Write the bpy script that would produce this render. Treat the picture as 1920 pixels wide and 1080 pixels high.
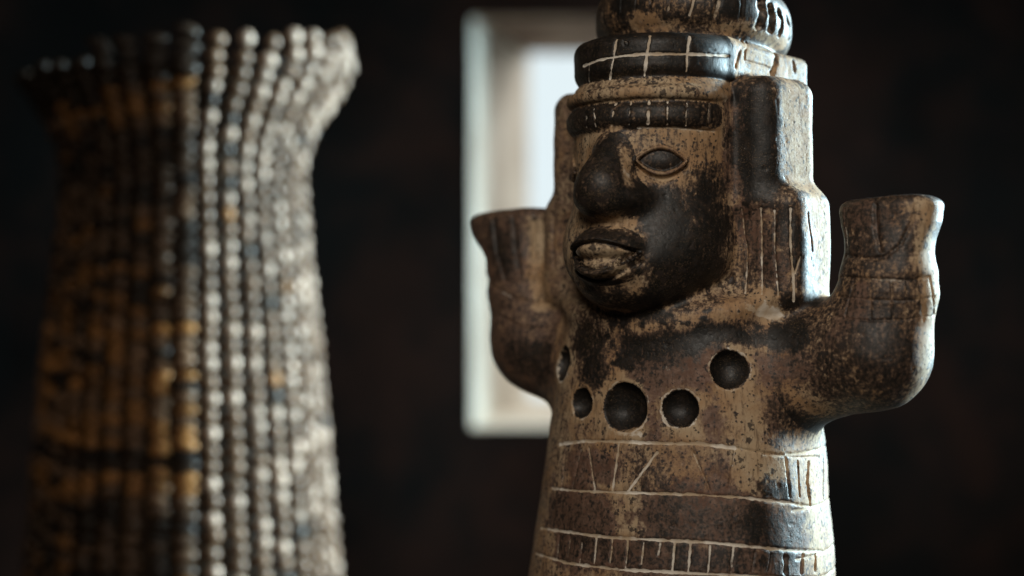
import bpy, math, random
import numpy as np

# ------------------------------------------------------------------ clear
for o in list(bpy.data.objects):
    bpy.data.objects.remove(o)
SC = bpy.context.scene
COL = SC.collection
random.seed(7)
RNG = np.random.default_rng(11)

# ------------------------------------------------------------------ camera, world, lights, exposure
CAM_D = 0.75                       # metres from the lens to the axis of the figure
FPX = 1920 * 50.0 / 36.0           # focal length in photo pixels
S = CAM_D / FPX                    # metres per photo pixel in the plane of the figure
TABLE_Z = -0.30

cam = bpy.data.cameras.new('camera')
cam.lens = 50.0
cam.sensor_width = 36.0
cam.clip_start = 0.02
cam.clip_end = 60.0
cam.dof.use_dof = True
cam.dof.focus_distance = CAM_D - 0.058
cam.dof.aperture_fstop = 2.5
cam_ob = bpy.data.objects.new('camera', cam)
cam_ob.location = (0, -CAM_D, 0)
cam_ob.rotation_euler = (math.radians(90), 0, 0)
COL.objects.link(cam_ob)
SC.camera = cam_ob

w = bpy.data.worlds.new('World')
SC.world = w
w.use_nodes = True
w.node_tree.nodes['Background'].inputs[0].default_value = (1.0, 0.86, 0.7, 1)
w.node_tree.nodes['Background'].inputs[1].default_value = 0.014


def area(name, loc, target, size, size_y, power, color, spread=180):
    l = bpy.data.lights.new(name, 'AREA')
    l.shape = 'RECTANGLE'
    l.size, l.size_y = size, size_y
    l.energy = power
    l.color = color
    l.spread = math.radians(spread)
    o = bpy.data.objects.new(name, l)
    o.location = loc
    d = np.array(target) - np.array(loc)
    o.rotation_euler = (math.atan2(math.hypot(d[0], d[1]), -d[2]) if False else 0, 0, 0)
    from mathutils import Vector
    o.rotation_euler = Vector(d).to_track_quat('-Z', 'Y').to_euler()
    COL.objects.link(o)
    return o


# daylight through a side window, off to the right and a little behind the things
area('side_window_daylight', (1.52, 0.64, 0.28), (-0.14, 0.24, -0.01), 0.36, 0.70, 33.0, (0.64, 0.89, 1.0), 64)
# dim fill lamp added behind the camera, standing in for room light
area('front_fill_light', (-0.06, -1.15, 0.66), (0.16, 0.0, -0.02), 0.50, 0.50, 1.24, (1.0, 0.92, 0.81), 52)
# daylight outside the small window behind the figure
area('outside_daylight', (0.75, 2.2, 0.75), (0.0, 1.1, 0.05), 0.6, 0.6, 34.0, (1.0, 0.97, 0.91))

SC.view_settings.view_transform = 'Standard'
SC.view_settings.look = 'None'
SC.view_settings.gamma = 1.0
SC.view_settings.exposure = 0.0
SC.view_settings.use_curve_mapping = False
SC.render.engine = 'CYCLES'
SC.cycles.use_denoising = True
SC.cycles.max_bounces = 6
SC.cycles.sample_clamp_indirect = 4.0


# ------------------------------------------------------------------ helpers
def tag(o, label=None, cat=None, group=None, kind=None):
    if label: o['label'] = label
    if cat: o['category'] = cat
    if group: o['group'] = group
    if kind: o['kind'] = kind
    return o


def empty(name, loc, rz=0.0):
    o = bpy.data.objects.new(name, None)
    o.location = loc
    o.rotation_euler = (0, 0, rz)
    o.empty_display_size = 0.05
    COL.objects.link(o)
    return o


def mesh_obj(name, verts, faces, mat, parent=None, smooth=False):
    me = bpy.data.meshes.new(name)
    me.from_pydata([tuple(v) for v in verts], [], [tuple(f) for f in faces])
    me.update()
    if mat: me.materials.append(mat)
    if smooth:
        me.polygons.foreach_set('use_smooth', [True] * len(me.polygons))
    o = bpy.data.objects.new(name, me)
    COL.objects.link(o)
    o.parent = parent
    return o


def box_geo(lo, hi):
    x0, y0, z0 = lo
    x1, y1, z1 = hi
    v = [(x0, y0, z0), (x1, y0, z0), (x1, y1, z0), (x0, y1, z0), (x0, y0, z1), (x1, y0, z1), (x1, y1, z1), (x0, y1, z1)]
    f = [(0, 3, 2, 1), (4, 5, 6, 7), (0, 1, 5, 4), (1, 2, 6, 5), (2, 3, 7, 6), (3, 0, 4, 7)]
    return v, f


class NT:
    """small node-tree helper"""
    def __init__(self, name):
        self.m = bpy.data.materials.new(name)
        self.m.use_nodes = True
        self.t = self.m.node_tree
        self.b = self.t.nodes['Principled BSDF']
        self.out = self.t.nodes['Material Output']

    def n(self, typ, **kw):
        x = self.t.nodes.new(typ)
        for k, v in kw.items():
            setattr(x, k, v)
        return x

    def link(self, a, b):
        self.t.links.new(a, b)

    def val(self, sock, v):
        if hasattr(v, 'is_output'):
            self.link(v, sock)
        else:
            sock.default_value = v

    def math(self, op, a, b=0.0, c=0.0, clamp=False):
        x = self.n('ShaderNodeMath', operation=op, use_clamp=clamp)
        for s, v in zip(x.inputs, (a, b, c)):
            self.val(s, v)
        return x.outputs[0]

    def mix(self, f, a, b, blend='MIX'):
        x = self.n('ShaderNodeMix', data_type='RGBA', blend_type=blend)
        self.val(x.inputs[0], f)
        for s, v in ((x.inputs[6], a), (x.inputs[7], b)):
            self.val(s, v if hasattr(v, 'is_output') else (*v, 1.0))
        return x.outputs[2]

    def step(self, v, lo, hi, o0=0.0, o1=1.0):
        x = self.n('ShaderNodeMapRange', interpolation_type='SMOOTHSTEP')
        for s, q in zip(x.inputs[:5], (v, lo, hi, o0, o1)):
            self.val(s, q)
        return x.outputs[0]

    def noise(self, vec, scale, detail=4.0, rough=0.55, dist=0.0):
        x = self.n('ShaderNodeTexNoise')
        self.link(vec, x.inputs['Vector'])
        x.inputs['Scale'].default_value = scale
        x.inputs['Detail'].default_value = detail
        x.inputs['Roughness'].default_value = rough
        x.inputs['Distortion'].default_value = dist
        return x.outputs['Fac']

    def coords(self, scale=(1, 1, 1)):
        tc = self.n('ShaderNodeTexCoord')
        if scale == (1, 1, 1):
            return tc.outputs['Object']
        mp = self.n('ShaderNodeMapping')
        mp.inputs['Scale'].default_value = scale
        self.link(tc.outputs['Object'], mp.inputs['Vector'])
        return mp.outputs[0]

    def bump(self, h, strength, dist):
        x = self.n('ShaderNodeBump')
        x.inputs['Strength'].default_value = strength
        x.inputs['Distance'].default_value = dist
        self.link(h, x.inputs['Height'])
        self.link(x.outputs[0], self.b.inputs['Normal'])


# ------------------------------------------------------------------ materials
def clay_material():
    N = NT('burnished_clay')
    co = N.coords()
    at = N.n('ShaderNodeAttribute', attribute_name='paint')
    sep = N.n('ShaderNodeSeparateColor')
    N.link(at.outputs['Color'], sep.inputs[0])
    chalk_and_light, dark, red = sep.outputs[0], sep.outputs[1], sep.outputs[2]
    big = N.noise(co, 38, 4, 0.6, 0.3)
    mid = N.noise(co, 210, 6, 0.7, 0.3)
    fine = N.noise(co, 620, 4, 0.65)
    stre = N.noise(N.coords((520, 520, 120)), 1.0, 4, 0.65)
    grain = N.noise(co, 1500, 2, 0.6)
    # tan slip, uneven
    tan = N.mix(N.step(big, 0.35, 0.65), (0.27, 0.158, 0.078), (0.34, 0.250, 0.156))
    tan = N.mix(N.step(mid, 0.56, 0.76, 0, 0.6), tan, (0.44, 0.37, 0.28))
    tan = N.mix(N.step(stre, 0.48, 0.68, 0, 0.7), tan, (0.105, 0.064, 0.036))
    # red brown body colour under the slip
    redc = N.mix(N.step(mid, 0.38, 0.66), (0.072, 0.033, 0.023), (0.150, 0.090, 0.068))
    rf = N.math('ADD', red, N.math('MULTIPLY', N.math('SUBTRACT', mid, 0.5), 1.0))
    rf = N.math('ADD', rf, N.math('MULTIPLY', N.math('SUBTRACT', fine, 0.5), 1.0))
    col = N.mix(N.step(rf, 0.22, 0.78, 0, 0.9), tan, redc)
    # dark burnish: a brown film that thickens to near black, worn through in grains
    df = N.math('ADD', dark, N.math('MULTIPLY', N.math('SUBTRACT', mid, 0.5), 0.9))
    df = N.math('ADD', df, N.math('MULTIPLY', N.math('SUBTRACT', fine, 0.5), 1.3))
    df = N.math('ADD', df, N.math('MULTIPLY', N.math('SUBTRACT', stre, 0.5), 1.0))
    df = N.math('ADD', df, N.math('MULTIPLY', N.math('SUBTRACT', big, 0.5), 0.5))
    film = N.step(df, 0.20, 0.58, 0, 0.9)
    col = N.mix(film, col, N.mix(N.step(big, 0.4, 0.6), (0.056, 0.036, 0.025), (0.076, 0.045, 0.031)))
    dfac = N.step(df, 0.42, 0.84)
    drk = N.mix(N.step(mid, 0.45, 0.65), (0.007, 0.006, 0.005), (0.018, 0.0125, 0.009))
    col = N.mix(dfac, col, drk)
    # tan dust left in the grain of the dark burnish
    col = N.mix(N.math('MULTIPLY', dfac, N.step(N.math('ADD', grain, N.math('MULTIPLY', big, 0.5)), 0.84, 1.0, 0, 0.45)), col, (0.17, 0.112, 0.062))
    # small black specks
    vo = N.n('ShaderNodeTexVoronoi')
    vo.inputs['Scale'].default_value = 420
    N.link(co, vo.inputs['Vector'])
    sp = N.math('ADD', vo.outputs['Distance'], N.math('MULTIPLY', N.math('SUBTRACT', mid, 0.5), -1.2))
    sp = N.math('ADD', sp, N.math('MULTIPLY', N.math('SUBTRACT', fine, 0.5), -1.2))
    col = N.mix(N.step(sp, 0.10, 0.27, 0.9, 0.0), col, (0.020, 0.016, 0.014))
    vo2 = N.n('ShaderNodeTexVoronoi')
    vo2.inputs['Scale'].default_value = 170
    N.link(co, vo2.inputs['Vector'])
    sp2 = N.math('ADD', vo2.outputs['Distance'], N.math('MULTIPLY', N.math('SUBTRACT', fine, 0.5), -1.1))
    sp2 = N.math('ADD', sp2, N.math('MULTIPLY', N.math('SUBTRACT', big, 0.5), -1.3))
    col = N.mix(N.step(sp2, 0.08, 0.22, 0.85, 0.0), col, (0.024, 0.017, 0.014))
    # chalky fill of the incised lines, and the painted highlights
    cf = N.math('ADD', chalk_and_light, N.math('MULTIPLY', N.math('SUBTRACT', fine, 0.5), 0.9))
    cf = N.math('ADD', cf, N.math('MULTIPLY', N.math('SUBTRACT', mid, 0.5), 1.2))
    cf = N.math('ADD', cf, N.math('MULTIPLY', N.math('SUBTRACT', N.noise(co, 75, 2, 0.5), 0.55), 1.0))
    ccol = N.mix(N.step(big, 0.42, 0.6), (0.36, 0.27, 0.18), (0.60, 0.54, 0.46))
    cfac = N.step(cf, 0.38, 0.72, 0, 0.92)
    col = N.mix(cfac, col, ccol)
    N.link(col, N.b.inputs['Base Color'])
    ro = N.step(film, 0, 1, 0.70, 0.50)
    ro = N.math('ADD', ro, N.math('MULTIPLY', N.math('SUBTRACT', fine, 0.5), 0.5))
    ro = N.math('ADD', ro, N.math('MULTIPLY', cfac, 0.35), clamp=True)
    N.link(ro, N.b.inputs['Roughness'])
    N.b.inputs['Specular IOR Level'].default_value = 0.28
    h = N.math('ADD', N.math('MULTIPLY', mid, 0.9), N.math('MULTIPLY', fine, 0.45))
    h = N.math('ADD', h, N.math('MULTIPLY', dfac, 0.06))
    h = N.math('ADD', h, N.math('MULTIPLY', stre, 0.25))
    N.bump(h, 0.26, 0.0011)
    return N.m


def plaster_material(name, c0, c1, scale, rough=0.9, bumpd=0.002, spec=0.15):
    N = NT(name)
    co = N.coords()
    a = N.noise(co, scale, 6, 0.6, 0.4)
    b = N.noise(co, scale * 6, 5, 0.6)
    f = N.math('ADD', N.math('MULTIPLY', a, 0.75), N.math('MULTIPLY', b, 0.25))
    N.link(N.mix(N.step(f, 0.40, 0.62), c0, c1), N.b.inputs['Base Color'])
    N.b.inputs['Roughness'].default_value = rough
    N.b.inputs['Specular IOR Level'].default_value = spec
    N.bump(f, 0.6, bumpd)
    return N.m


def bead_material(name, use_object):
    N = NT(name)
    if use_object:
        oi = N.n('ShaderNodeObjectInfo')
        c = oi.outputs['Color']
    else:
        at = N.n('ShaderNodeAttribute', attribute_name='tint')
        c = at.outputs['Color']
    co = N.coords()
    f = N.noise(co, 420, 3, 0.6)
    c2 = N.mix(N.step(f, 0.35, 0.7, 0.0, 0.45), c, (0.03, 0.018, 0.01))
    N.link(c2, N.b.inputs['Base Color'])
    N.b.inputs['Roughness'].default_value = 0.42
    N.b.inputs['Specular IOR Level'].default_value = 0.4
    return N.m


M_CLAY = clay_material()
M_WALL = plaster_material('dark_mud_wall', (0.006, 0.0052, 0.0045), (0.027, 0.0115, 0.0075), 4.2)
M_JAMB = plaster_material('whitewashed_plaster', (0.46, 0.41, 0.34), (0.62, 0.58, 0.50), 9.0)
M_LINTEL = plaster_material('weathered_lintel_wood', (0.16, 0.10, 0.07), (0.34, 0.26, 0.19), 14.0)
M_TABLE = plaster_material('dark_table_wood', (0.02, 0.012, 0.008), (0.05, 0.03, 0.018), 20.0, 0.6)
M_BEAD = bead_material('wooden_bead', True)
M_BEADS = bead_material('wooden_bead_mass', False)
M_CORE = plaster_material('dark_basket_core', (0.012, 0.008, 0.005), (0.03, 0.018, 0.009), 60.0, 0.8)


def sky_material():
    m = bpy.data.materials.new('overcast_sky')
    m.use_nodes = True
    t = m.node_tree
    t.nodes.remove(t.nodes['Principled BSDF'])
    e = t.nodes.new('ShaderNodeEmission')
    e.inputs[0].default_value = (0.84, 0.96, 1.0, 1)
    e.inputs[1].default_value = 0.93
    t.links.new(e.outputs[0], t.nodes['Material Output'].inputs[0])
    return m


M_SKY = sky_material()


# ------------------------------------------------------------------ the setting: table, wall with a splayed window, sky
def px_at(px, py, dist):
    """photo pixel at a distance from the lens -> world point"""
    return ((px - 960) / FPX * dist, dist - CAM_D, (540 - py) / FPX * dist)


v, f = box_geo((-0.62, -0.32, TABLE_Z - 0.03), (0.62, 0.66, TABLE_Z))
tag(mesh_obj('tabletop', v, f, M_TABLE), kind='structure')

DW, DO = 1.75, 2.05                 # wall face and outer face, metres from the lens
xi0, _, zi1 = px_at(884, 30, DW)
xi1, _, zi0 = px_at(1420, 802, DW)
xo0, _, zo1 = px_at(992, 100, DO)
xo1 = xi1 - 0.03
zo0 = zi0 + 0.012
yi, yo = DW - CAM_D, DO - CAM_D
XL, XR, ZB, ZT = -1.9, 2.1, -1.3, 1.5


def grid_wall(rng):
    # front skin of the wall: a gently uneven sheet with the opening left out
    xs = sorted(set(list(np.linspace(XL, xi0, 28)) + list(np.linspace(xi0, xi1, 8)) + list(np.linspace(xi1, XR, 28))))
    zs = sorted(set(list(np.linspace(ZB, zi0, 18)) + list(np.linspace(zi0, zi1, 10)) + list(np.linspace(zi1, ZT, 18))))
    vid, vs, fs = {}, [], []

    def vert(i, k):
        if (i, k) not in vid:
            edge = min(abs(xs[i] - xi0), abs(xs[i] - xi1)) < 1e-6 or min(abs(zs[k] - zi0), abs(zs[k] - zi1)) < 1e-6
            vid[(i, k)] = len(vs)
            vs.append((xs[i], yi + (0 if edge else rng.uniform(-0.006, 0.006)), zs[k]))
        return vid[(i, k)]
    for i in range(len(xs) - 1):
        for k in range(len(zs) - 1):
            cx, cz = (xs[i] + xs[i + 1]) / 2, (zs[k] + zs[k + 1]) / 2
            if xi0 < cx < xi1 and zi0 < cz < zi1:
                continue
            fs.append((vert(i, k), vert(i + 1, k), vert(i + 1, k + 1), vert(i, k + 1)))
    # back face as four plain quads, with the outer opening
    b = len(vs)
    for x, z in ((XL, ZB), (XR, ZB), (XR, ZT), (XL, ZT), (xo0 - 0.02, zo0 - 0.02), (xo1 + 0.02, zo0 - 0.02), (xo1 + 0.02, zo1 + 0.02), (xo0 - 0.02, zo1 + 0.02)):
        vs.append((x, yo, z))
    for q in range(4):
        r = (q + 1) % 4
        fs.append((b + q, b + 4 + q, b + 4 + r, b + r))
    return vs, fs


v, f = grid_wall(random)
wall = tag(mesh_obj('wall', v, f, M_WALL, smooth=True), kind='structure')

win = empty('window', ((xi0 + xi1) / 2, yi, zi0))
tag(win, 'small bright window with pale splayed jamb set deep in the dark wall', 'window')
W0 = np.array(win.location)


def slab(name, quad, normal, th, mat):
    """a slab whose visible face is quad (4 points), thickness th away along -normal"""
    q = np.array(quad, float) - W0
    n = np.array(normal, float)
    vs = list(q) + list(q - n * th)
    fs = [(0, 1, 2, 3), (7, 6, 5, 4), (0, 4, 5, 1), (1, 5, 6, 2), (2, 6, 7, 3), (3, 7, 4, 0)]
    return mesh_obj(name, vs, fs, mat, win)


yq = yi + 0.004
slab('jamb', [(xi0, yq, zi0), (xi0, yq, zi1), (xo0, yo, zo1 + 0.03), (xo0, yo, zo0 - 0.03)], (1, 0, 0), 0.02, M_JAMB)
slab('jamb', [(xi1, yq, zi1), (xi1, yq, zi0), (xo1, yo, zo0 - 0.03), (xo1, yo, zo1 + 0.03)], (-1, 0, 0), 0.02, M_JAMB)
slab('lintel', [(xi0 + 0.001, yq - 0.001, zi1), (xi1 - 0.001, yq - 0.001, zi1), (xo1 + 0.02, yo + 0.002, zo1), (xo0 - 0.02, yo + 0.002, zo1)], (0, 0, -1), 0.02, M_LINTEL)
slab('sill', [(xi1 - 0.001, yq - 0.001, zi0), (xi0 + 0.001, yq - 0.001, zi0), (xo0 - 0.02, yo + 0.002, zo0), (xo1 + 0.02, yo + 0.002, zo0)], (0, 0, 1), 0.02, M_JAMB)

# overcast sky outside the window
yb = yo + 1.2
tag(mesh_obj('sky', [(-2.5, yb, -2.0), (3.0, yb, -2.0), (3.0, yb, 2.6), (-2.5, yb, 2.6)], [(0, 1, 2, 3)], M_SKY), kind='structure')

# ------------------------------------------------------------------ beaded basket
BD = 1.16                                       # its axis, metres from the lens
BU = BD / FPX                                   # metres per photo pixel there
bx, by, _ = px_at(346, 540, BD)
basket = tag(empty('beaded_basket', (bx, by, TABLE_Z)),
             'tall flared basket covered in columns of tan and brown beads', 'basket')
prof_y = np.array([40, 75, 120, 170, 225, 275, 330, 420, 560, 700, 850, 1000, 1100, 1240], float)
prof_r = np.array([282, 300, 306, 285, 249, 225, 217, 222, 237, 250, 262, 274, 282, 292], float)


def bask_r(py):
    return np.interp(py, prof_y, prof_r) * BU


def bask_z(py):
    return (540 - py) * BU - TABLE_Z


# inner wall
segs = 64
vs, fs = [], []
rows_in = list(np.linspace(160, 1236, 48))
for py in rows_in:
    for k in range(segs):
        a = 2 * math.pi * k / segs
        r = bask_r(py) - 9 * BU
        vs.append((r * math.sin(a), -r * math.cos(a), bask_z(py)))
for j in range(len(rows_in) - 1):
    for k in range(segs):
        k2 = (k + 1) % segs
        fs.append((j * segs + k, (j + 1) * segs + k, (j + 1) * segs + k2, j * segs + k2))
fs.append(tuple((len(rows_in) - 1) * segs + k for k in range(segs)))
mesh_obj('basket_wall', vs, fs, M_CORE, basket, smooth=True)

# one bead, 48 triangles
bead_v, bead_f = [(0, 0, 1.0)], []
for t in (45, 90, 135):
    for k in range(8):
        a = 2 * math.pi * k / 8
        bead_v.append((math.sin(math.radians(t)) * math.cos(a), math.sin(math.radians(t)) * math.sin(a), math.cos(math.radians(t))))
bead_v.append((0, 0, -1.0))
for k in range(8):
    k2 = (k + 1) % 8
    bead_f.append((0, 1 + k, 1 + k2))
    for j in range(2):
        bead_f.append((1 + j * 8 + k, 9 + j * 8 + k, 9 + j * 8 + k2, 1 + j * 8 + k2))
    bead_f.append((17 + k, 25, 17 + k2))
bead_me = bpy.data.meshes.new('bead')
bead_me.from_pydata(bead_v, [], bead_f)
bead_me.polygons.foreach_set('use_smooth', [True] * len(bead_me.polygons))
bead_me.materials.append(M_BEAD)

PALE, GOLD, BROWN, INK = (0.46, 0.315, 0.225), (0.30, 0.130, 0.036), (0.17, 0.092, 0.048), (0.030, 0.017, 0.009)
NCOL = 38


def row_shade(py):
    # bands of brighter and darker dye round the basket; the rim's shade is painted in
    for lim, k in ((125, 0.3), (268, 0.95), (372, 0.35), (600, 0.65), (692, 1.25), (706, 0.5), (820, 1.1), (846, 0.2), (905, 1.0), (2000, 0.5)):
        if py < lim: return k * random.uniform(0.7, 1.15)


def bead_colour(col, py):
    """bands of gold and dark beads round the basket; daylight is painted into one side as paler beads, shade into the other"""
    pale_side = 1 <= col <= 12  # side towards the daylight, its brightness put into the bead colour
    if py < 90: p = (0.1, 0.2, 0.3, 0.4)
    elif py < 268: p = (0.32, 0.42, 0.16, 0.10)
    elif py < 372: p = (0.10, 0.05, 0.35, 0.50)
    elif py < 600: p = (0.22, 0.22, 0.28, 0.28)
    elif py < 690: p = (0.30, 0.55, 0.10, 0.05)
    elif py < 822: p = (0.28, 0.50, 0.14, 0.08)
    elif py < 845: p = (0.02, 0.05, 0.23, 0.70)
    elif py < 910: p = (0.30, 0.40, 0.20, 0.10)
    else: p = (0.18, 0.14, 0.34, 0.34)
    if not pale_side and py < 125: p = (0, 0, 0.2, 0.8)  # rim beads coloured dark in place of shade
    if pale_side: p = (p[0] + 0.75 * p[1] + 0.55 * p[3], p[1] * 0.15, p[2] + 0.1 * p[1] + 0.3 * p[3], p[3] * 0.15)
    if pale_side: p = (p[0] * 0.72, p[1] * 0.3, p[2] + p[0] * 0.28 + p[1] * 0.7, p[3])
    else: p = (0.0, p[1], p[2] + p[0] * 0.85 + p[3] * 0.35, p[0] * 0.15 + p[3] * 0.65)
    u = random.random()
    for c, q in zip((PALE, GOLD, BROWN, INK), p):
        u -= q
        if u <= 0: break
    k = random.uniform(0.75, 1.2) * (1.0 if pale_side else row_shade(py))
    return tuple(min(1.0, x * k) for x in c)


beads = []
for c in range(NCOL):
    a0 = math.radians(13.5 + c * 360.0 / NCOL)
    # the rim dips a little towards the front
    py = 80.0 + 44.0 * max(0.0, math.cos(a0)) + 80.0 * max(0.0, -math.sin(a0)) + random.uniform(-13, 13)
    row = 0
    woven = not (1 <= c <= 12)
    while py < 1232:
        slope = (bask_r(py + 5) - bask_r(py - 5)) / (10 * BU)
        pitch = random.uniform(26.0, 31.5) / math.hypot(1, slope)
        a = a0 + math.radians(random.uniform(-0.5, 0.5))
        r = bask_r(py) + random.uniform(-2.0, 2.0) * BU
        fit = bask_r(py) / BU * math.pi / NCOL
        sx = fit * (random.uniform(0.88, 1.02) if woven else random.uniform(0.54, 0.66))
        if woven: pitch *= random.uniform(0.62, 0.82)
        sz = pitch * math.hypot(1, slope) * (0.52 if woven else 0.46) * random.uniform(0.92, 1.06)
        wa = (math.degrees(a) + 180) % 360 - 180
        beads.append(dict(a=a, py=py, r=r, sx=sx * BU, sz=sz * BU, wa=wa, slope=math.atan(slope), col=bead_colour(c, py) if not (woven and row < 4) else INK, fl=0.55 if woven else 0.85, tw=random.uniform(-0.35, 0.35) if woven else random.uniform(0.0, 0.25)))  # top rows off the pale side painted dark as shade
        py += pitch
        row += 1
# the 300 beads that show largest (in frame, turned to the lens) are single parts
order = sorted(range(len(beads)), key=lambda i: abs(beads[i]['wa'] - 38) + (0 if 50 < beads[i]['py'] < 1085 else 400))
single = set(order[:300])
from mathutils import Matrix, Vector, Euler
mv, mf, mc = [], [], []
for i, b in enumerate(beads):
    loc = Vector((b['r'] * math.sin(b['a']), -b['r'] * math.cos(b['a']), bask_z(b['py'])))
    rot = Euler((-b['slope'], b['tw'], b['a']), 'XYZ')
    sc = Vector((b['sx'], b['sx'] * b['fl'], b['sz']))
    if i in single:
        o = bpy.data.objects.new('bead', bead_me)
        o.location, o.rotation_euler, o.scale = loc, rot, sc
        o.color = (*b['col'], 1.0)
        o.parent = basket
        COL.objects.link(o)
    else:
        mat = Matrix.LocRotScale(loc, rot, sc)
        k0 = len(mv)
        mv += [mat @ Vector(p) for p in bead_v]
        mf += [tuple(q + k0 for q in fc) for fc in bead_f]
        mc += [(*b['col'], 1.0)] * len(bead_v)
ob = mesh_obj('bead_cover', mv, mf, M_BEADS, basket, smooth=True)
ob['kind'] = 'stuff'
ca = ob.data.color_attributes.new('tint', 'FLOAT_COLOR', 'POINT')
ca.data.foreach_set('color', np.array(mc, np.float32).ravel())

# ------------------------------------------------------------------ clay figure: one modelled surface, cut into its parts
# units below: photo pixels in the plane of the figure's axis; u = the figure's own left, v = towards its back, z = up
TH = math.radians(35.0)
CT, ST = math.cos(TH), math.sin(TH)
AX = 325.0                                       # axis, right of the optical axis
ZBASE = TABLE_Z / S


def sstep(x, a, b):
    t = np.clip((x - a) / (b - a), 0, 1)
    return t * t * (3 - 2 * t)


def smin(a, b, k):
    h = np.clip(0.5 + 0.5 * (b - a) / k, 0, 1)
    return b + (a - b) * h - k * h * (1 - h)


def smax(a, b, k):
    return -smin(-a, -b, k)


def ell(P, c, r):
    q = (P - np.array(c, np.float32)) / np.array(r, np.float32)
    k0 = np.sqrt((q * q).sum(1)) + 1e-6
    q2 = q / np.array(r, np.float32)
    k1 = np.sqrt((q2 * q2).sum(1)) + 1e-9
    return k0 * (k0 - 1) / k1


def rbox(P, c, h, r, taper=0.0):
    q = np.abs(P - np.array(c, np.float32))
    if taper:
        q[:, 0] -= taper * (P[:, 1] - c[1])
    q = q - np.array(h, np.float32) + r
    return np.sqrt((np.maximum(q, 0) ** 2).sum(1)) + np.minimum(q.max(1), 0) - r


def ecyl(P, cu, cv, a, b, z0, z1, r):
    x, y = (P[:, 0] - cu) / a, (P[:, 1] - cv) / b
    k = np.sqrt(x * x + y * y)
    d2 = (k - 1) * min(a, b)
    dz = np.abs(P[:, 2] - (z0 + z1) / 2) - (z1 - z0) / 2
    q0, q1 = d2 + r, dz + r
    return np.minimum(np.maximum(q0, q1), 0) + np.sqrt(np.maximum(q0, 0) ** 2 + np.maximum(q1, 0) ** 2) - r


def cone(P, a, b, ra, rb, sv=1.0):
    A, B = np.array(a, np.float32), np.array(b, np.float32)
    ab, ap = B - A, P - A
    h = np.clip((ap @ ab) / (ab @ ab), 0, 1)
    d = ap - h[:, None] * ab
    if sv != 1.0:
        d[:, 1] /= sv
    return np.sqrt((d * d).sum(1)) - (ra + (rb - ra) * h)


# torso profile
TZ = np.array([-1075, -800, -540, -400, -285, -225, -150, -90, -40, 20], float)
TS = np.array([1.24, 1.17, 1.085, 1.03, 0.985, 0.955, 0.925, 0.87, 0.78, 0.60], float)
TV = np.array([-40, -34, -24, -12, -4, -4, -6, -10, -20, -30], float)


def torso(P):
    z = P[:, 2]
    s = np.interp(z, TZ, TS)
    cv = np.interp(z, TZ, TV)
    a, b = 262 * s, 226 * s
    x, y = P[:, 0] / a, (P[:, 1] - cv) / b
    k = (np.abs(x) ** 2.25 + np.abs(y) ** 2.25) ** (1 / 2.25)
    d = (k - 1) * b * 0.97
    return smax(smax(d, z - 10, 30), ZBASE - z, 8)


def hand(P, sg, U, v0):
    # mitten-like hand: flares upward, flat top
    Q = P.copy()
    z = P[:, 2]
    hu = np.interp(z, [20, 60, 110, 158], [70, 67, 84, 92])
    if sg < 0: hu = hu * 1.12
    hv = np.interp(z, [20, 60, 110, 158], [66, 60, 54, 50])
    U = ARM[sg][0] + 2 + (U - ARM[sg][0] - 2) * sstep(z, 20, 120)
    x, y = (P[:, 0] - sg * U) / hu, (P[:, 1] - v0) / hv
    k = (np.abs(x) ** 2.6 + np.abs(y) ** 2.6) ** (1 / 2.6)
    d = (k - 1) * hv
    top = z - 156 - 3.0 * np.sin((P[:, 0] - sg * U) / 34.0)
    return smax(smax(d, top, 26), 30 - z, 10)


ARM = {1: (400, -20, 1.0), -1: (344, -20, 1.0)}


def arm(P, sg):
    U, v0, k = ARM[sg]
    d = cone(P, (sg * 190, -8, -150), (sg * (U - 30), v0, -106), 112 * k, 97 * k, 0.92)
    d = smin(d, cone(P, (sg * (U - 30), v0, -106), (sg * (U - 1), v0, -5), 97 * k, 79 * k, 0.92), 30)
    d = smin(d, cone(P, (sg * (U - 1), v0, -5), (sg * (U + 1), v0, 48), 79 * k, 66 * k, 0.92), 22)
    return d


class PartList(list):
    ZR = {'arm': (-262, 62), 'hand': (30, 165), 'panel': (-40, 382), 'face': (-45, 350), 'nose': (112, 300), 'mouth': (0, 112),
          'brow_band': (270, 322), 'ledge': (315, 364), 'front_band': (355, 445), 'back_band': (330, 446), 'tier': (405, 590),
          'crown': (530, 695), 'collar': (-80, 20), 'torso': (-1090, 14)}

    def __init__(self, P):
        self.P, self.z0, self.z1 = P, P[:, 2].min(), P[:, 2].max()

    def add(self, name, fn):
        a, b = self.ZR[name.rstrip('+-')]
        if self.z1 < a - 60 or self.z0 > b + 60:
            self.append((name, np.full(len(self.P), FAR, np.float32)))
        else:
            self.append((name, fn()))


PITS = []          # filled below: (centre, radius, depth)
EYES = []          # (centre, tangent, normal)


FAR = 300.0


def tilted(P, k=0.13):
    # the upper headdress sinks a little towards the back
    Q = P.copy()
    Q[:, 2] += k * (P[:, 1] + 80)
    return Q



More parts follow.
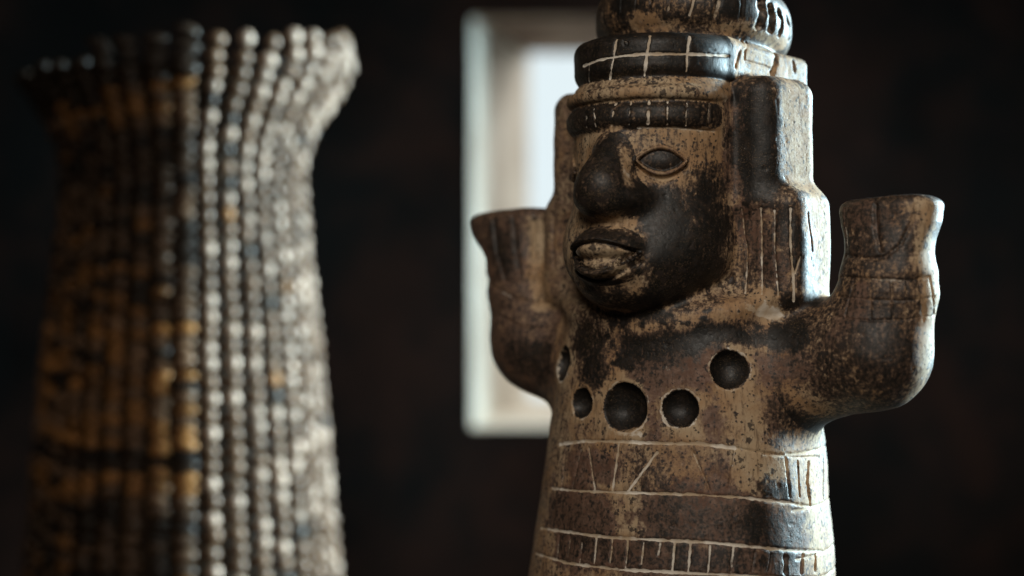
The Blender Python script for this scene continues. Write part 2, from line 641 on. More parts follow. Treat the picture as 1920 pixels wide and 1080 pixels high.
def parts_sdf(P):
    """list of (part name, distance); shapes far above or below all the points are skipped"""
    L = PartList(P)
    L.add('torso', lambda: torso(P))
    for sg, nm in ((1, 'arm+'), (-1, 'arm-')):
        L.add(nm, lambda: arm(P, sg))
        L.add(nm.replace('arm', 'hand'), lambda: hand(P, sg, ARM[sg][0] + (4 if sg > 0 else 30), ARM[sg][1]))
    # side panels of the headdress: upper lappet, and the wider lower one down to the shoulders
    L.add('panel', lambda: smin(rbox(P, (-8, -42, 250), (247, 66, 123), 34, 0.34), rbox(P, (0, -30, 70), (275, 68, 108), 36, 0.14), 24))

    def face():
        d = ecyl(P, 0, -108, 150, 152, 20, 345, 40)
        d = smin(d, ell(P, (0, -150, 75), (152, 130, 118)), 30)
        d = smin(d, ell(P, (0, -196, 48), (112, 104, 84)), 26)        # muzzle
        return smin(d, ell(P, (0, -205, 12), (84, 78, 50)), 20)       # chin
    L.add('face', face)
    L.add('nose', lambda: smin(cone(P, (0, -224, 262), (0, -302, 170), 30, 45), ell(P, (0, -264, 152), (66, 62, 33)), 24))
    L.add('mouth', lambda: smin(ell(P, (0, -256, 71), (72, 78, 36)), ell(P, (0, -252, 32), (70, 76, 30)), 9))
    # headdress, from the brow up
    L.add('brow_band', lambda: smax(ecyl(P, 0, -108, 163, 168, 272, 320, 21), np.abs(P[:, 0]) - 146, 14))
    L.add('ledge', lambda: smax(smin(ecyl(P, 0, -108, 148, 152, 318, 362, 10), ecyl(P, 0, -104, 164, 172, 322, 348, 12), 10), np.abs(P[:, 0]) - 150, 14))
    L.add('front_band', lambda: ecyl(P, 0, -96, 152, 168, 358, 442, 26))
    L.add('back_band', lambda: rbox(tilted(P, 0.08), (0, -12, 401), (178, 110, 35), 15, 0.27))
    L.add('tier', lambda: smin(ecyl(tilted(P), 8, 14, 182, 186, 440, 560, 54), ecyl(P, 6, 4, 158, 156, 412, 466, 8), 10))
    L.add('crown', lambda: smin(ecyl(P, 6, 20, 138, 140, 535, 620, 40), ell(P, (6, 20, 620), (110, 112, 70)), 30))

    # collar roll on the shoulders, under the chin
    def collar():
        x, y = P[:, 0] / 205.0, (P[:, 1] + 40) / 150.0
        k = np.sqrt(x * x + y * y)
        zc = -62 + 0.0009 * P[:, 0] ** 2
        return np.sqrt(((k - 1) * 160) ** 2 + (P[:, 2] - zc) ** 2) - 15
    L.add('collar', collar)
    return L


BLEND = {'torso': 0, 'panel': 28, 'face': 16, 'nose': 30, 'mouth': 9, 'brow_band': 6, 'ledge': 7, 'front_band': 7,
         'back_band': 14, 'tier': 8, 'crown': 10, 'collar': 34}


def eye_frame(P, e):
    c, t, n = e
    q = P - c
    return q @ t, q[:, 2], q @ n


def sdf(P, detail=True):
    L = parts_sdf(P)
    d = None
    D = dict(L)
    for sg in ('+', '-'):
        D['arm' + sg] = smin(D['arm' + sg], D.pop('hand' + sg), 24)
    d = D['torso']
    for nm in ('arm+', 'arm-'):
        d = smin(d, D[nm], 46)
    for nm in ('collar', 'panel', 'face', 'nose', 'mouth', 'brow_band', 'ledge', 'front_band', 'back_band', 'tier', 'crown'):
        d = smin(d, D[nm], BLEND[nm])
    zmin, zmax = P[:, 2].min(), P[:, 2].max()
    if detail and zmax > -300 and zmin < 290:
        for c, r, dep in PITS:
            d = smax(d, -(np.sqrt(((P - c) ** 2).sum(1)) - r - 0.8 * np.sin(P[:, 0] * 0.11 + c[0]) - 0.8 * np.sin(P[:, 2] * 0.13 + c[1])), 4)
        for e in EYES:
            a, b, n = eye_frame(P, e)
            near = np.exp(-(n / 60) ** 4)
            w = 21 * np.clip(1 - (a / 42) ** 2, -1, 1)
            g = np.abs(b + 0.03 * a) - w
            disp = 5.0 * np.exp(-((g - 2) / 4.2) ** 2) - 6.0 * np.exp(-((g - 11) / 5.0) ** 2) * sstep(-b, -4, 10)
            disp += sstep(-g, 1.0, 5.0) * (-7.0 + 9.0 * np.clip(1 - (a / 42) ** 2 - (b / 23) ** 2, 0, 1))
            disp *= np.exp(-(np.maximum(np.abs(a) - 42, 0) / 4) ** 2) * near
            d = d - disp
        # parted mouth
        a, b, n = P[:, 0], P[:, 2] - 54 - 0.0016 * P[:, 0] ** 2, P[:, 1] + 300
        wm = 23 * np.clip(1 - (a / 64) ** 2, -1, 1)
        g = np.abs(b) - wm
        near = sstep(-P[:, 1], 190, 225)
        disp = -8.0 * np.exp(-((g + 1) / 3.6) ** 2) - 2.0 * sstep(-g, 2, 8)
        disp += 4.5 * np.exp(-((g - 7) / 5.0) ** 2) - 6.0 * np.exp(-((g - 17) / 4.0) ** 2) * sstep(-b, 6, 14)
        disp *= np.exp(-(np.maximum(np.abs(a) - 64, 0) / 5) ** 2) * near
        d = d - disp
    return d


def to_local(wv):
    x, y = wv[..., 0], wv[..., 1]
    return np.stack([x * CT - y * ST, x * ST + y * CT, wv[..., 2]], -1)


def march(o, dr, detail=False):
    """first hit of rays with the modelled surface (figure units)"""
    o = np.asarray(o, np.float32)
    dr = np.asarray(dr, np.float32)
    dr = dr / np.linalg.norm(dr, axis=1, keepdims=True)
    t = np.zeros(len(o), np.float32)
    for _ in range(90):
        d = sdf(o + dr * t[:, None], detail)
        t = t + np.clip(d, -60, 400) * 0.75
    return o + dr * t[:, None], np.abs(d) < 3.0


def trace(pts):
    """where the lines of sight through these photo pixels meet the figure"""
    p = np.array(pts, float)
    n = len(p)
    o = to_local(np.tile([-AX, -FPX, 0.0], (n, 1)))
    dr = to_local(np.stack([p[:, 0] - 960, np.full(n, FPX), 540 - p[:, 1]], -1))
    return march(o, dr)


# ---- pits of the necklace and the two eyes
pit_px = [(1091, 762, 30), (1171, 764, 46), (1275, 766, 34), (1369, 693, 36)]
hit, ok = trace([(p[0], p[1]) for p in pit_px])


def grad(P, e=1.0, detail=True):
    k = np.array([[1, -1, -1], [-1, -1, 1], [-1, 1, -1], [1, 1, 1]], np.float32)
    g = np.zeros_like(P)
    for q in k:
        g += q * sdf(P + q * e, detail)[:, None]
    return g / (np.linalg.norm(g, axis=1, keepdims=True) + 1e-9)


nrm = grad(hit, 3.0, False)
pc = [(hit[i], nrm[i], pit_px[i][2]) for i in range(4)]
# the fifth, round the figure's right side: mirror of the high one
m = hit[3].copy(); m[0] *= -1; m[0] += 4
mn = nrm[3].copy(); mn[0] *= -1
pc.append((m, mn, 34))
pc[0] = (pc[2][0] * np.array([-1, 1, 1], np.float32), pc[2][1] * np.array([-1, 1, 1], np.float32), 29)
for c, n_, r in pc:
    rr = r * 0.95
    dep = 0.72 * rr
    R = (rr * rr + dep * dep) / (2 * dep)
    PITS.append((c + n_ * (R - dep), R, dep))
PIT_RIM = [(c, r * 0.95) for c, n_, r in pc]

eh, ok = trace([(1240, 301)])
en = grad(eh, 3.0, False)[0]
for sg in (1, -1):
    n_ = np.array([en[0] * sg, en[1], 0.0], np.float32)
    n_ /= np.linalg.norm(n_)
    t_ = np.array([-n_[1], n_[0], 0.0], np.float32)
    ec = eh[0]
    if sg < 0:                                   # the far eye sits a little further round
        ph = math.radians(-62)
        ec = march([[700 * math.sin(ph), -108 - 700 * math.cos(ph), eh[0][2]]], [[-math.sin(ph), math.cos(ph), 0]])[0][0]
        n_ = np.array([math.sin(ph), -math.cos(ph), 0], np.float32)
        t_ = np.array([-n_[1], n_[0], 0.0], np.float32)
    EYES.append((ec, t_, n_))

# ---- coarse surface (surface nets)
H = 6.0
lo = np.array([-520, -385, ZBASE - 14], float)
hi = np.array([540, 150, 712], float)
n3 = np.ceil((hi - lo) / H).astype(int) + 1
ax = [lo[i] + H * np.arange(n3[i]) for i in range(3)]
G = np.empty(tuple(n3), np.float32)
KC = 4                                           # first every fourth sample, then only near the surface
for k in range(0, n3[2], KC):
    zz = ax[2][k:k + KC]
    cu, cv_ = ax[0][::KC] + H * (KC - 1) / 2, ax[1][::KC] + H * (KC - 1) / 2
    A, B = np.meshgrid(cu, cv_, indexing='ij')
    Pc = np.stack([A.ravel(), B.ravel(), np.full(A.size, zz.mean())], 1).astype(np.float32)
    dc = sdf(Pc).reshape(A.shape)
    full = np.repeat(np.repeat(dc, KC, 0), KC, 1)[:n3[0], :n3[1]]
    blk = np.repeat(full[:, :, None], len(zz), 2).copy()
    near = np.abs(full) < 42
    ii, jj = np.where(near)
    Pn = np.stack([np.repeat(ax[0][ii], len(zz)), np.repeat(ax[1][jj], len(zz)), np.tile(zz, len(ii))], 1).astype(np.float32)
    blk[ii, jj, :] = sdf(Pn).reshape(len(ii), len(zz))
    G[:, :, k:k + len(zz)] = blk
neg = G < 0
c = neg[:-1, :-1, :-1].astype(np.int8)
cnt = np.zeros_like(c)
for dx in (0, 1):
    for dy in (0, 1):
        for dz in (0, 1):
            cnt += neg[dx:n3[0] - 1 + dx, dy:n3[1] - 1 + dy, dz:n3[2] - 1 + dz]
act = (cnt > 0) & (cnt < 8)
idx = -np.ones(act.shape, np.int64)
cells = np.argwhere(act)
idx[act] = np.arange(len(cells))
acc = np.zeros((len(cells), 3)); num = np.zeros(len(cells))
corners = [(x, y, z) for x in (0, 1) for y in (0, 1) for z in (0, 1)]
for a in corners:
    for d_ in range(3):
        if a[d_] == 0:
            b = list(a); b[d_] = 1
            ga = G[cells[:, 0] + a[0], cells[:, 1] + a[1], cells[:, 2] + a[2]]
            gb = G[cells[:, 0] + b[0], cells[:, 1] + b[1], cells[:, 2] + b[2]]
            mk = (ga < 0) != (gb < 0)
            t = np.where(mk, ga / np.where(mk, ga - gb, 1), 0)
            pt = np.tile(np.array(a, float), (len(cells), 1))
            pt[:, d_] += t
            acc += pt * mk[:, None]; num += mk
V = (lo + (cells + acc / num[:, None]) * H).astype(np.float32)
quads = []
for d_ in range(3):
    e1, e2 = (d_ + 1) % 3, (d_ + 2) % 3
    sl0 = [slice(1, -1)] * 3; sl1 = [slice(1, -1)] * 3
    sl0[d_] = slice(0, -1); sl1[d_] = slice(1, None)
    s0, s1 = neg[tuple(sl0)], neg[tuple(sl1)]
    for flip in (False, True):
        w_ = np.argwhere((s0 & ~s1) if not flip else (~s0 & s1))
        off = np.ones(3, int); off[d_] = 0
        w_ = w_ + off
        u1 = np.zeros(3, int); u1[e1] = 1
        u2 = np.zeros(3, int); u2[e2] = 1
        q = [idx[tuple((w_ - x).T)] for x in (u1 + u2, u2, 0 * u1, u1)]
        q = np.stack(q, 1)
        if flip: q = q[:, ::-1]
        quads.append(q)
Q = np.concatenate(quads)
Q = Q[(Q >= 0).all(1)]
T = np.concatenate([Q[:, [0, 1, 2]], Q[:, [0, 2, 3]]])
del G, neg, idx, act


def vnormals(V, T):
    fn = np.cross(V[T[:, 1]] - V[T[:, 0]], V[T[:, 2]] - V[T[:, 0]])
    N_ = np.zeros_like(V)
    for k in range(3):
        for d_ in range(3):
            N_[:, d_] += np.bincount(T[:, k], fn[:, d_], len(V)).astype(np.float32)
    return N_ / (np.linalg.norm(N_, axis=1, keepdims=True) + 1e-12)


def sdf_sorted(P, fn=None):
    """evaluate in height order so that far shapes are skipped"""
    od = np.argsort(P[:, 2])
    out = np.empty(len(P), np.float32)
    for s in range(0, len(P), 16000):
        q = od[s:s + 16000]
        out[q] = sdf(P[q])
    return out


def project(V, T, it):
    for _ in range(it):
        n_ = vnormals(V, T)
        V = V - n_ * (np.clip(sdf_sorted(V), -4, 4) * 0.85)[:, None]
    return V


def refine(V, T, fmask):
    """split marked triangles in four; neighbours are split to match"""
    E = np.sort(np.concatenate([T[:, [0, 1]], T[:, [1, 2]], T[:, [2, 0]]]), 1)
    key = E[:, 0].astype(np.int64) * len(V) + E[:, 1]
    uk, inv = np.unique(key, return_inverse=True)
    nT = len(T)
    inv = inv.reshape(3, nT).T
    mark = np.zeros(len(uk), bool)
    mark[inv[fmask].ravel()] = True
    mid = -np.ones(len(uk), np.int64)
    mid[mark] = len(V) + np.arange(mark.sum())
    NV = np.concatenate([V, (V[uk[mark] // len(V)] + V[uk[mark] % len(V)]) * 0.5]).astype(np.float32)
    mm = mid[inv]
    has = mm >= 0
    code = has @ np.array([1, 2, 4])
    out = [T[code == 0]]
    a, b, c_ = T[:, 0], T[:, 1], T[:, 2]
    x, y, z = mm[:, 0], mm[:, 1], mm[:, 2]
    k = code == 7
    st = lambda *r: np.stack(r, 1)
    out += [st(a[k], x[k], z[k]), st(x[k], b[k], y[k]), st(z[k], y[k], c_[k]), st(x[k], y[k], z[k])]
    for r in range(3):
        A, B, C = (T[:, (r + i) % 3] for i in range(3))
        X, Y, Z = (mm[:, (r + i) % 3] for i in range(3))
        hx, hy, hz = (has[:, (r + i) % 3] for i in range(3))
        k = hx & ~hy & ~hz
        out += [st(A[k], X[k], C[k]), st(X[k], B[k], C[k])]
        k = hx & hy & ~hz
        out += [st(X[k], B[k], Y[k]), st(A[k], X[k], C[k]), st(X[k], Y[k], C[k])]
    return NV, np.concatenate(out)


def view_facing(V, T):
    fn = np.cross(V[T[:, 1]] - V[T[:, 0]], V[T[:, 2]] - V[T[:, 0]])
    ce = V[T].mean(1)
    cam_l = to_local(np.array([[-AX, -FPX, 0.0]]))[0]
    d = cam_l - ce
    cs = (fn * d).sum(1) / (np.linalg.norm(fn, axis=1) * np.linalg.norm(d, axis=1) + 1e-9)
    return cs, ce


V = project(V, T, 3)
cs, ce = view_facing(V, T)
V, T = refine(V, T, (cs > -0.6) & (ce[:, 2] > -640))
V = project(V, T, 2)
cs, ce = view_facing(V, T)
V, T = refine(V, T, (cs > -0.25) & (ce[:, 2] > -575) & (ce[:, 2] < 590))
V = project(V, T, 2)


# ---- handmade unevenness
def vnoise(P, scale, seed):
    q = P / scale + seed * 17.31
    i = np.floor(q).astype(np.int64)
    f_ = (q - i).astype(np.float32)
    f_ = f_ * f_ * (3 - 2 * f_)
    out = np.zeros(len(P), np.float32)
    for dx in (0, 1):
        for dy in (0, 1):
            for dz in (0, 1):
                h = ((i[:, 0] + dx) * 73856093) ^ ((i[:, 1] + dy) * 19349663) ^ ((i[:, 2] + dz) * 83492791) ^ (seed * 2654435)
                h = (h ^ (h >> 13)) * 1274126177
                r = ((h & 0xffff) / 65535.0).astype(np.float32)
                out += r * (f_[:, 0] if dx else 1 - f_[:, 0]) * (f_[:, 1] if dy else 1 - f_[:, 1]) * (f_[:, 2] if dz else 1 - f_[:, 2])
    return out - 0.5


NRM = vnormals(V, T)

# ---- part of every face: the nearest modelled shape
fcz = V[T].mean(1)
od = np.argsort(fcz[:, 2])
lab = np.zeros(len(fcz), np.int32)
for s_ in range(0, len(fcz), 20000):
    q = od[s_:s_ + 20000]
    lab_d = parts_sdf(fcz[q].astype(np.float32))
    lab[q] = np.argmin(np.stack([d for _, d in lab_d], 1), 1)
lab = np.array([n for n, _ in lab_d], dtype=object)[lab]
lab[lab == 'collar'] = 'torso'
for sg, s_ in ((1, '+'), (-1, '-')):
    k = (lab == 'panel') & (fcz[:, 0] * sg > 0)
    lab[k] = 'panel' + s_
    lab[(lab == 'hand' + s_) & (fcz[:, 2] < 52)] = 'arm' + s_
    lab[(lab == 'arm' + s_) & (fcz[:, 2] >= 52)] = 'hand' + s_
for i, (c, r) in enumerate(PIT_RIM):
    lab[np.sqrt(((fcz - c) ** 2).sum(1)) < r * 1.02] = 'pit%d' % i
for i, e in enumerate(EYES):
    a, b, n_ = eye_frame(fcz, e)
    lab[(np.abs(b + 0.03 * a) < 21 * (1 - (a / 42) ** 2) + 6) & (np.abs(a) < 43) & (np.abs(n_) < 40)] = 'eye%d' % i

# ---- paint: R chalky fill and painted light, G dark burnish and painted shade, B red brown
paint = np.zeros((len(V), 3), np.float32)
vl = np.empty(len(V), dtype=object)
for k in range(3):
    vl[T[:, k]] = lab
base = {'torso': (0.25, 0.45), 'arm+': (0.56, 0.50), 'arm-': (0.42, 0.72), 'hand+': (0.66, 0.62), 'hand-': (0.46, 0.72),
        'face': (0.34, 0.20), 'nose': (0.80, 0.3), 'mouth': (0.80, 0.3), 'brow_band': (0.80, 0.35), 'ledge': (0.32, 0.16),
        'front_band': (1.0, 0.3), 'back_band': (0.40, 0.2), 'tier': (0.66, 0.3), 'crown': (0.3, 0.2),
        'panel+': (0.46, 0.42), 'panel-': (0.30, 0.55)}
for nm in base:
    k = vl == nm
    paint[k, 1], paint[k, 2] = base[nm]
for i in range(5):
    paint[vl == 'pit%d' % i, 1] = 1.0
for i in range(2):
    ke = vl == 'eye%d' % i
    a, b, n_ = eye_frame(V, EYES[i])
    ge = np.abs(b + 0.03 * a) - 21 * np.clip(1 - (a / 42) ** 2, -1, 1)
    paint[ke, 1] = np.where(ge[ke] < -2.5, 0.80, np.where(ge[ke] < 5, 0.12, 0.6))
    paint[ke, 2] = 0.5


mi = (vl == 'mouth') & (np.abs(V[:, 2] - 54 - 0.0016 * V[:, 0] ** 2) < 24 * (1 - (V[:, 0] / 64) ** 2) - 3)
paint[mi, 1:] = (0.34, 0.05)


def seg_dist(P, a, b):
    ab = b - a
    t = np.clip(((P - a) @ ab) / ((ab @ ab) + 1e-9), 0, 1)
    return np.sqrt(((P - a - t[:, None] * ab) ** 2).sum(1)), t


ZORD = np.argsort(V[:, 2])
VS = np.ascontiguousarray(V[ZORD])
ZS = np.ascontiguousarray(VS[:, 2])


def near_box(a, b, m_):
    l_, h_ = np.minimum(a, b) - m_, np.maximum(a, b) + m_
    i, j = np.searchsorted(ZS, (l_[2], h_[2]))
    q = VS[i:j]
    k = (q[:, 0] > l_[0]) & (q[:, 0] < h_[0]) & (q[:, 1] > l_[1]) & (q[:, 1] < h_[1])
    return ZORD[i:j][k]


# stain and wear patches, with light and shade painted in: pixel where the patch sits on the figure, second end, radius, dark, red
stains_and_shading = [
    # face
    ((1280, 390), (1330, 480), 62, 0.32, 0.25), ((1220, 370), (1250, 420), 40, 0.42, 0.35), ((1170, 375), (1230, 385), 22, 0.45, 0.2), ((1138, 272), (1148, 300), 14, 0.5, 0.1), ((1340, 340), (1345, 420), 40, 0.40, 0.2),
    ((1255, 480), (1300, 520), 50, 0.48, 0.1), ((1165, 795), (1180, 800), 10, -0.7, 0.0), ((1268, 788), (1276, 790), 7, -0.6, 0.0), ((1170, 545), (1260, 560), 26, 0.45, 0.1), ((1215, 440), (1250, 455), 30, 0.5, 0.2),
    ((1150, 405), (1205, 440), 17, -0.55, -0.2), ((1115, 412), (1150, 415), 14, -0.5, 0.0), ((1160, 515), (1190, 535), 20, -0.50, 0.0),
    ((1200, 335), (1275, 335), 15, -0.35, -0.1), ((1168, 285), (1180, 345), 14, -0.6, -0.1), ((1300, 250), (1340, 250), 14, -0.4, -0.2),
    ((1100, 258), (1130, 255), 20, -0.3, -0.1), ((1115, 470), (1160, 475), 13, -0.25, -0.2), ((1120, 520), (1175, 505), 9, -0.6, 0.0),
    ((1090, 405), (1130, 408), 11, -0.7, 0.1), ((1115, 548), (1230, 572), 20, 0.5, 0.0),
    # beside the face; the dark patch paints the recess shadow
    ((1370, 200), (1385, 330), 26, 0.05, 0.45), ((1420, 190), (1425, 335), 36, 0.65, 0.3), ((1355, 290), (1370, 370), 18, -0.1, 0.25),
    ((1390, 385), (1440, 400), 16, -0.25, 0.0), ((1475, 420), (1520, 520), 26, 0.35, 0.4), ((1430, 560), (1445, 585), 20, -0.4, -0.4),
    ((1400, 420), (1450, 500), 30, 0.05, 0.5), ((1480, 570), (1520, 560), 14, 0.4, 0.1),
    # neck and chest; dark pigment and the collar's shadow painted as one
    ((1150, 600), (1250, 595), 16, 0.55, 0.1), ((1100, 640), (1110, 700), 42, 0.60, 0.2), ((1180, 655), (1300, 640), 30, 0.65, 0.3),
    ((1330, 625), (1490, 625), 24, 0.75, 0.2), ((1190, 610), (1300, 605), 13, -0.35, -0.2), ((1350, 590), (1400, 580), 16, -0.35, -0.2),
    ((1230, 700), (1330, 690), 38, 0.06, 0.65), ((1225, 730), (1222, 810), 22, 0.10, 0.5), ((1390, 750), (1420, 820), 36, -0.22, -0.2),
    ((1140, 810), (1200, 812), 14, -0.4, -0.3), ((1330, 780), (1340, 815), 20, 0.10, 0.45), ((1450, 760), (1450, 830), 20, 0.30, 0.3),
    ((1300, 820), (1350, 815), 14, -0.3, -0.2),
    # skirt
    ((1050, 960), (1130, 975), 42, 0.24, 0.7), ((1250, 965), (1400, 985), 44, 0.30, 0.9), ((1430, 985), (1480, 1000), 40, 0.35, 0.5),
    ((1165, 930), (1170, 990), 24, -0.25, -0.5), ((1060, 1030), (1230, 1050), 30, 0.26, 0.8), ((1280, 1050), (1480, 1065), 30, 0.40, 0.8),
    ((1200, 880), (1230, 900), 30, 0.22, 0.0), ((1400, 880), (1440, 880), 34, -0.25, -0.3), ((1440, 915), (1475, 920), 18, 0.5, 0.2),
    ((1350, 880), (1360, 900), 24, 0.08, 0.3), ((1080, 870), (1140, 880), 26, 0.12, 0.5),
    # the near arm
    ((1440, 690), (1500, 690), 28, -0.14, 0.35), ((1560, 700), (1640, 740), 50, 0.08, 0.0), ((1640, 620), (1690, 680), 50, 0.16, 0.2),
    ((1480, 790), (1540, 800), 24, 0.35, 0.0), ((1500, 740), (1540, 770), 22, -0.30, -0.2), ((1560, 640), (1580, 600), 20, -0.12, 0.3),
    ((1615, 540), (1610, 590), 14, -0.22, 0.5), ((1600, 395), (1640, 410), 26, -0.06, 0.5),
    # the far arm
    ((1005, 430), (1020, 560), 22, -0.5, -0.7), ((930, 440), (950, 500), 26, 0.3, 0.3), ((975, 660), (1030, 700), 34, 0.30, 0.3),
    ((960, 420), (965, 460), 14, 0.2, 0.2), ((1060, 480), (1065, 560), 20, 0.05, -0.2),
    # headdress
    ((1240, 172), (1350, 176), 12, -0.2, -0.3), ((1100, 215), (1110, 235), 20, 0.1, 0.1), ((1150, 240), (1320, 243), 7, -0.7, -0.2),
    ((1200, 44), (1380, 48), 15, -0.50, 0.0), ((1180, 30), (1230, 35), 12, -0.25, 0.0), ((1160, 10), (1390, 12), 20, 0.55, 0.1),
    ((1470, 40), (1490, 70), 30, -0.3, 0.5), ((1400, 50), (1470, 85), 12, -0.5, -0.2), ((1425, 105), (1490, 135), 30, -0.05, -0.2),
    ((1490, 190), (1508, 340), 36, -0.40, -0.3), ((1735, 390), (1746, 640), 26, -0.60, -0.4), ((1735, 660), (1715, 730), 24, -0.45, -0.3),  # right-hand sides painted paler, as lit by the daylight
    ((1525, 870), (1535, 1060), 26, -0.60, -0.3), ((1540, 390), (1546, 540), 22, -0.50, -0.3), ((1445, 68), (1486, 82), 18, -0.50, -0.1),
]
sp0, ok0 = trace([s[0] for s in stains_and_shading])
sp1, ok1 = trace([s[1] for s in stains_and_shading])
for (q0, q1, r, dk, rd), a, b, o0, o1 in zip(stains_and_shading, sp0, sp1, ok0, ok1):
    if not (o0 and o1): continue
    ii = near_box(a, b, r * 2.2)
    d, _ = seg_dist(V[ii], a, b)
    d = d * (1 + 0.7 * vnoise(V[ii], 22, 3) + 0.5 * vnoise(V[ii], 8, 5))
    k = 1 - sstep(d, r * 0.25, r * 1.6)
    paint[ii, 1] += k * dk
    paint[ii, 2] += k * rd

# whitish patches, with highlights and daylit sides painted in
bloom_and_light = [((1250, 176), (1360, 181), 9, 0.50), ((1430, 583), (1450, 588), 15, 0.85), ((1400, 575), (1412, 580), 9, 0.6), ((1172, 322), (1178, 330), 8, 0.6),
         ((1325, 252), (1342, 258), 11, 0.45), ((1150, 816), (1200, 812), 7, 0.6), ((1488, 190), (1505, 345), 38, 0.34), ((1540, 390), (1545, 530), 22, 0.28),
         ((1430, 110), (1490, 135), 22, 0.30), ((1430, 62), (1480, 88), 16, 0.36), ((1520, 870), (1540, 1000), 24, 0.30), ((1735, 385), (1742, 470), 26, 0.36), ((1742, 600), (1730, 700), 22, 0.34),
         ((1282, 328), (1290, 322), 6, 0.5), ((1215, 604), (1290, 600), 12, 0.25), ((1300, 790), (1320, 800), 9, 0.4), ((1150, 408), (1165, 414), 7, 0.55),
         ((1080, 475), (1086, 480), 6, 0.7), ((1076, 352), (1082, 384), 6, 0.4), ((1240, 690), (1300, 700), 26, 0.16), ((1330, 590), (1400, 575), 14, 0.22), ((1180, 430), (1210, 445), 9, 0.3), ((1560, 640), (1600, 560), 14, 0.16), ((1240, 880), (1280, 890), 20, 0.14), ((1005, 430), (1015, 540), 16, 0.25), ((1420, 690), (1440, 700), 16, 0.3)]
bp0, bo0 = trace([b_[0] for b_ in bloom_and_light])
bp1, bo1 = trace([b_[1] for b_ in bloom_and_light])
bloom_and_light3 = [(a, b, q[2], q[3]) for q, a, b, o0, o1 in zip(bloom_and_light, bp0, bp1, bo0, bo1) if o0 and o1]

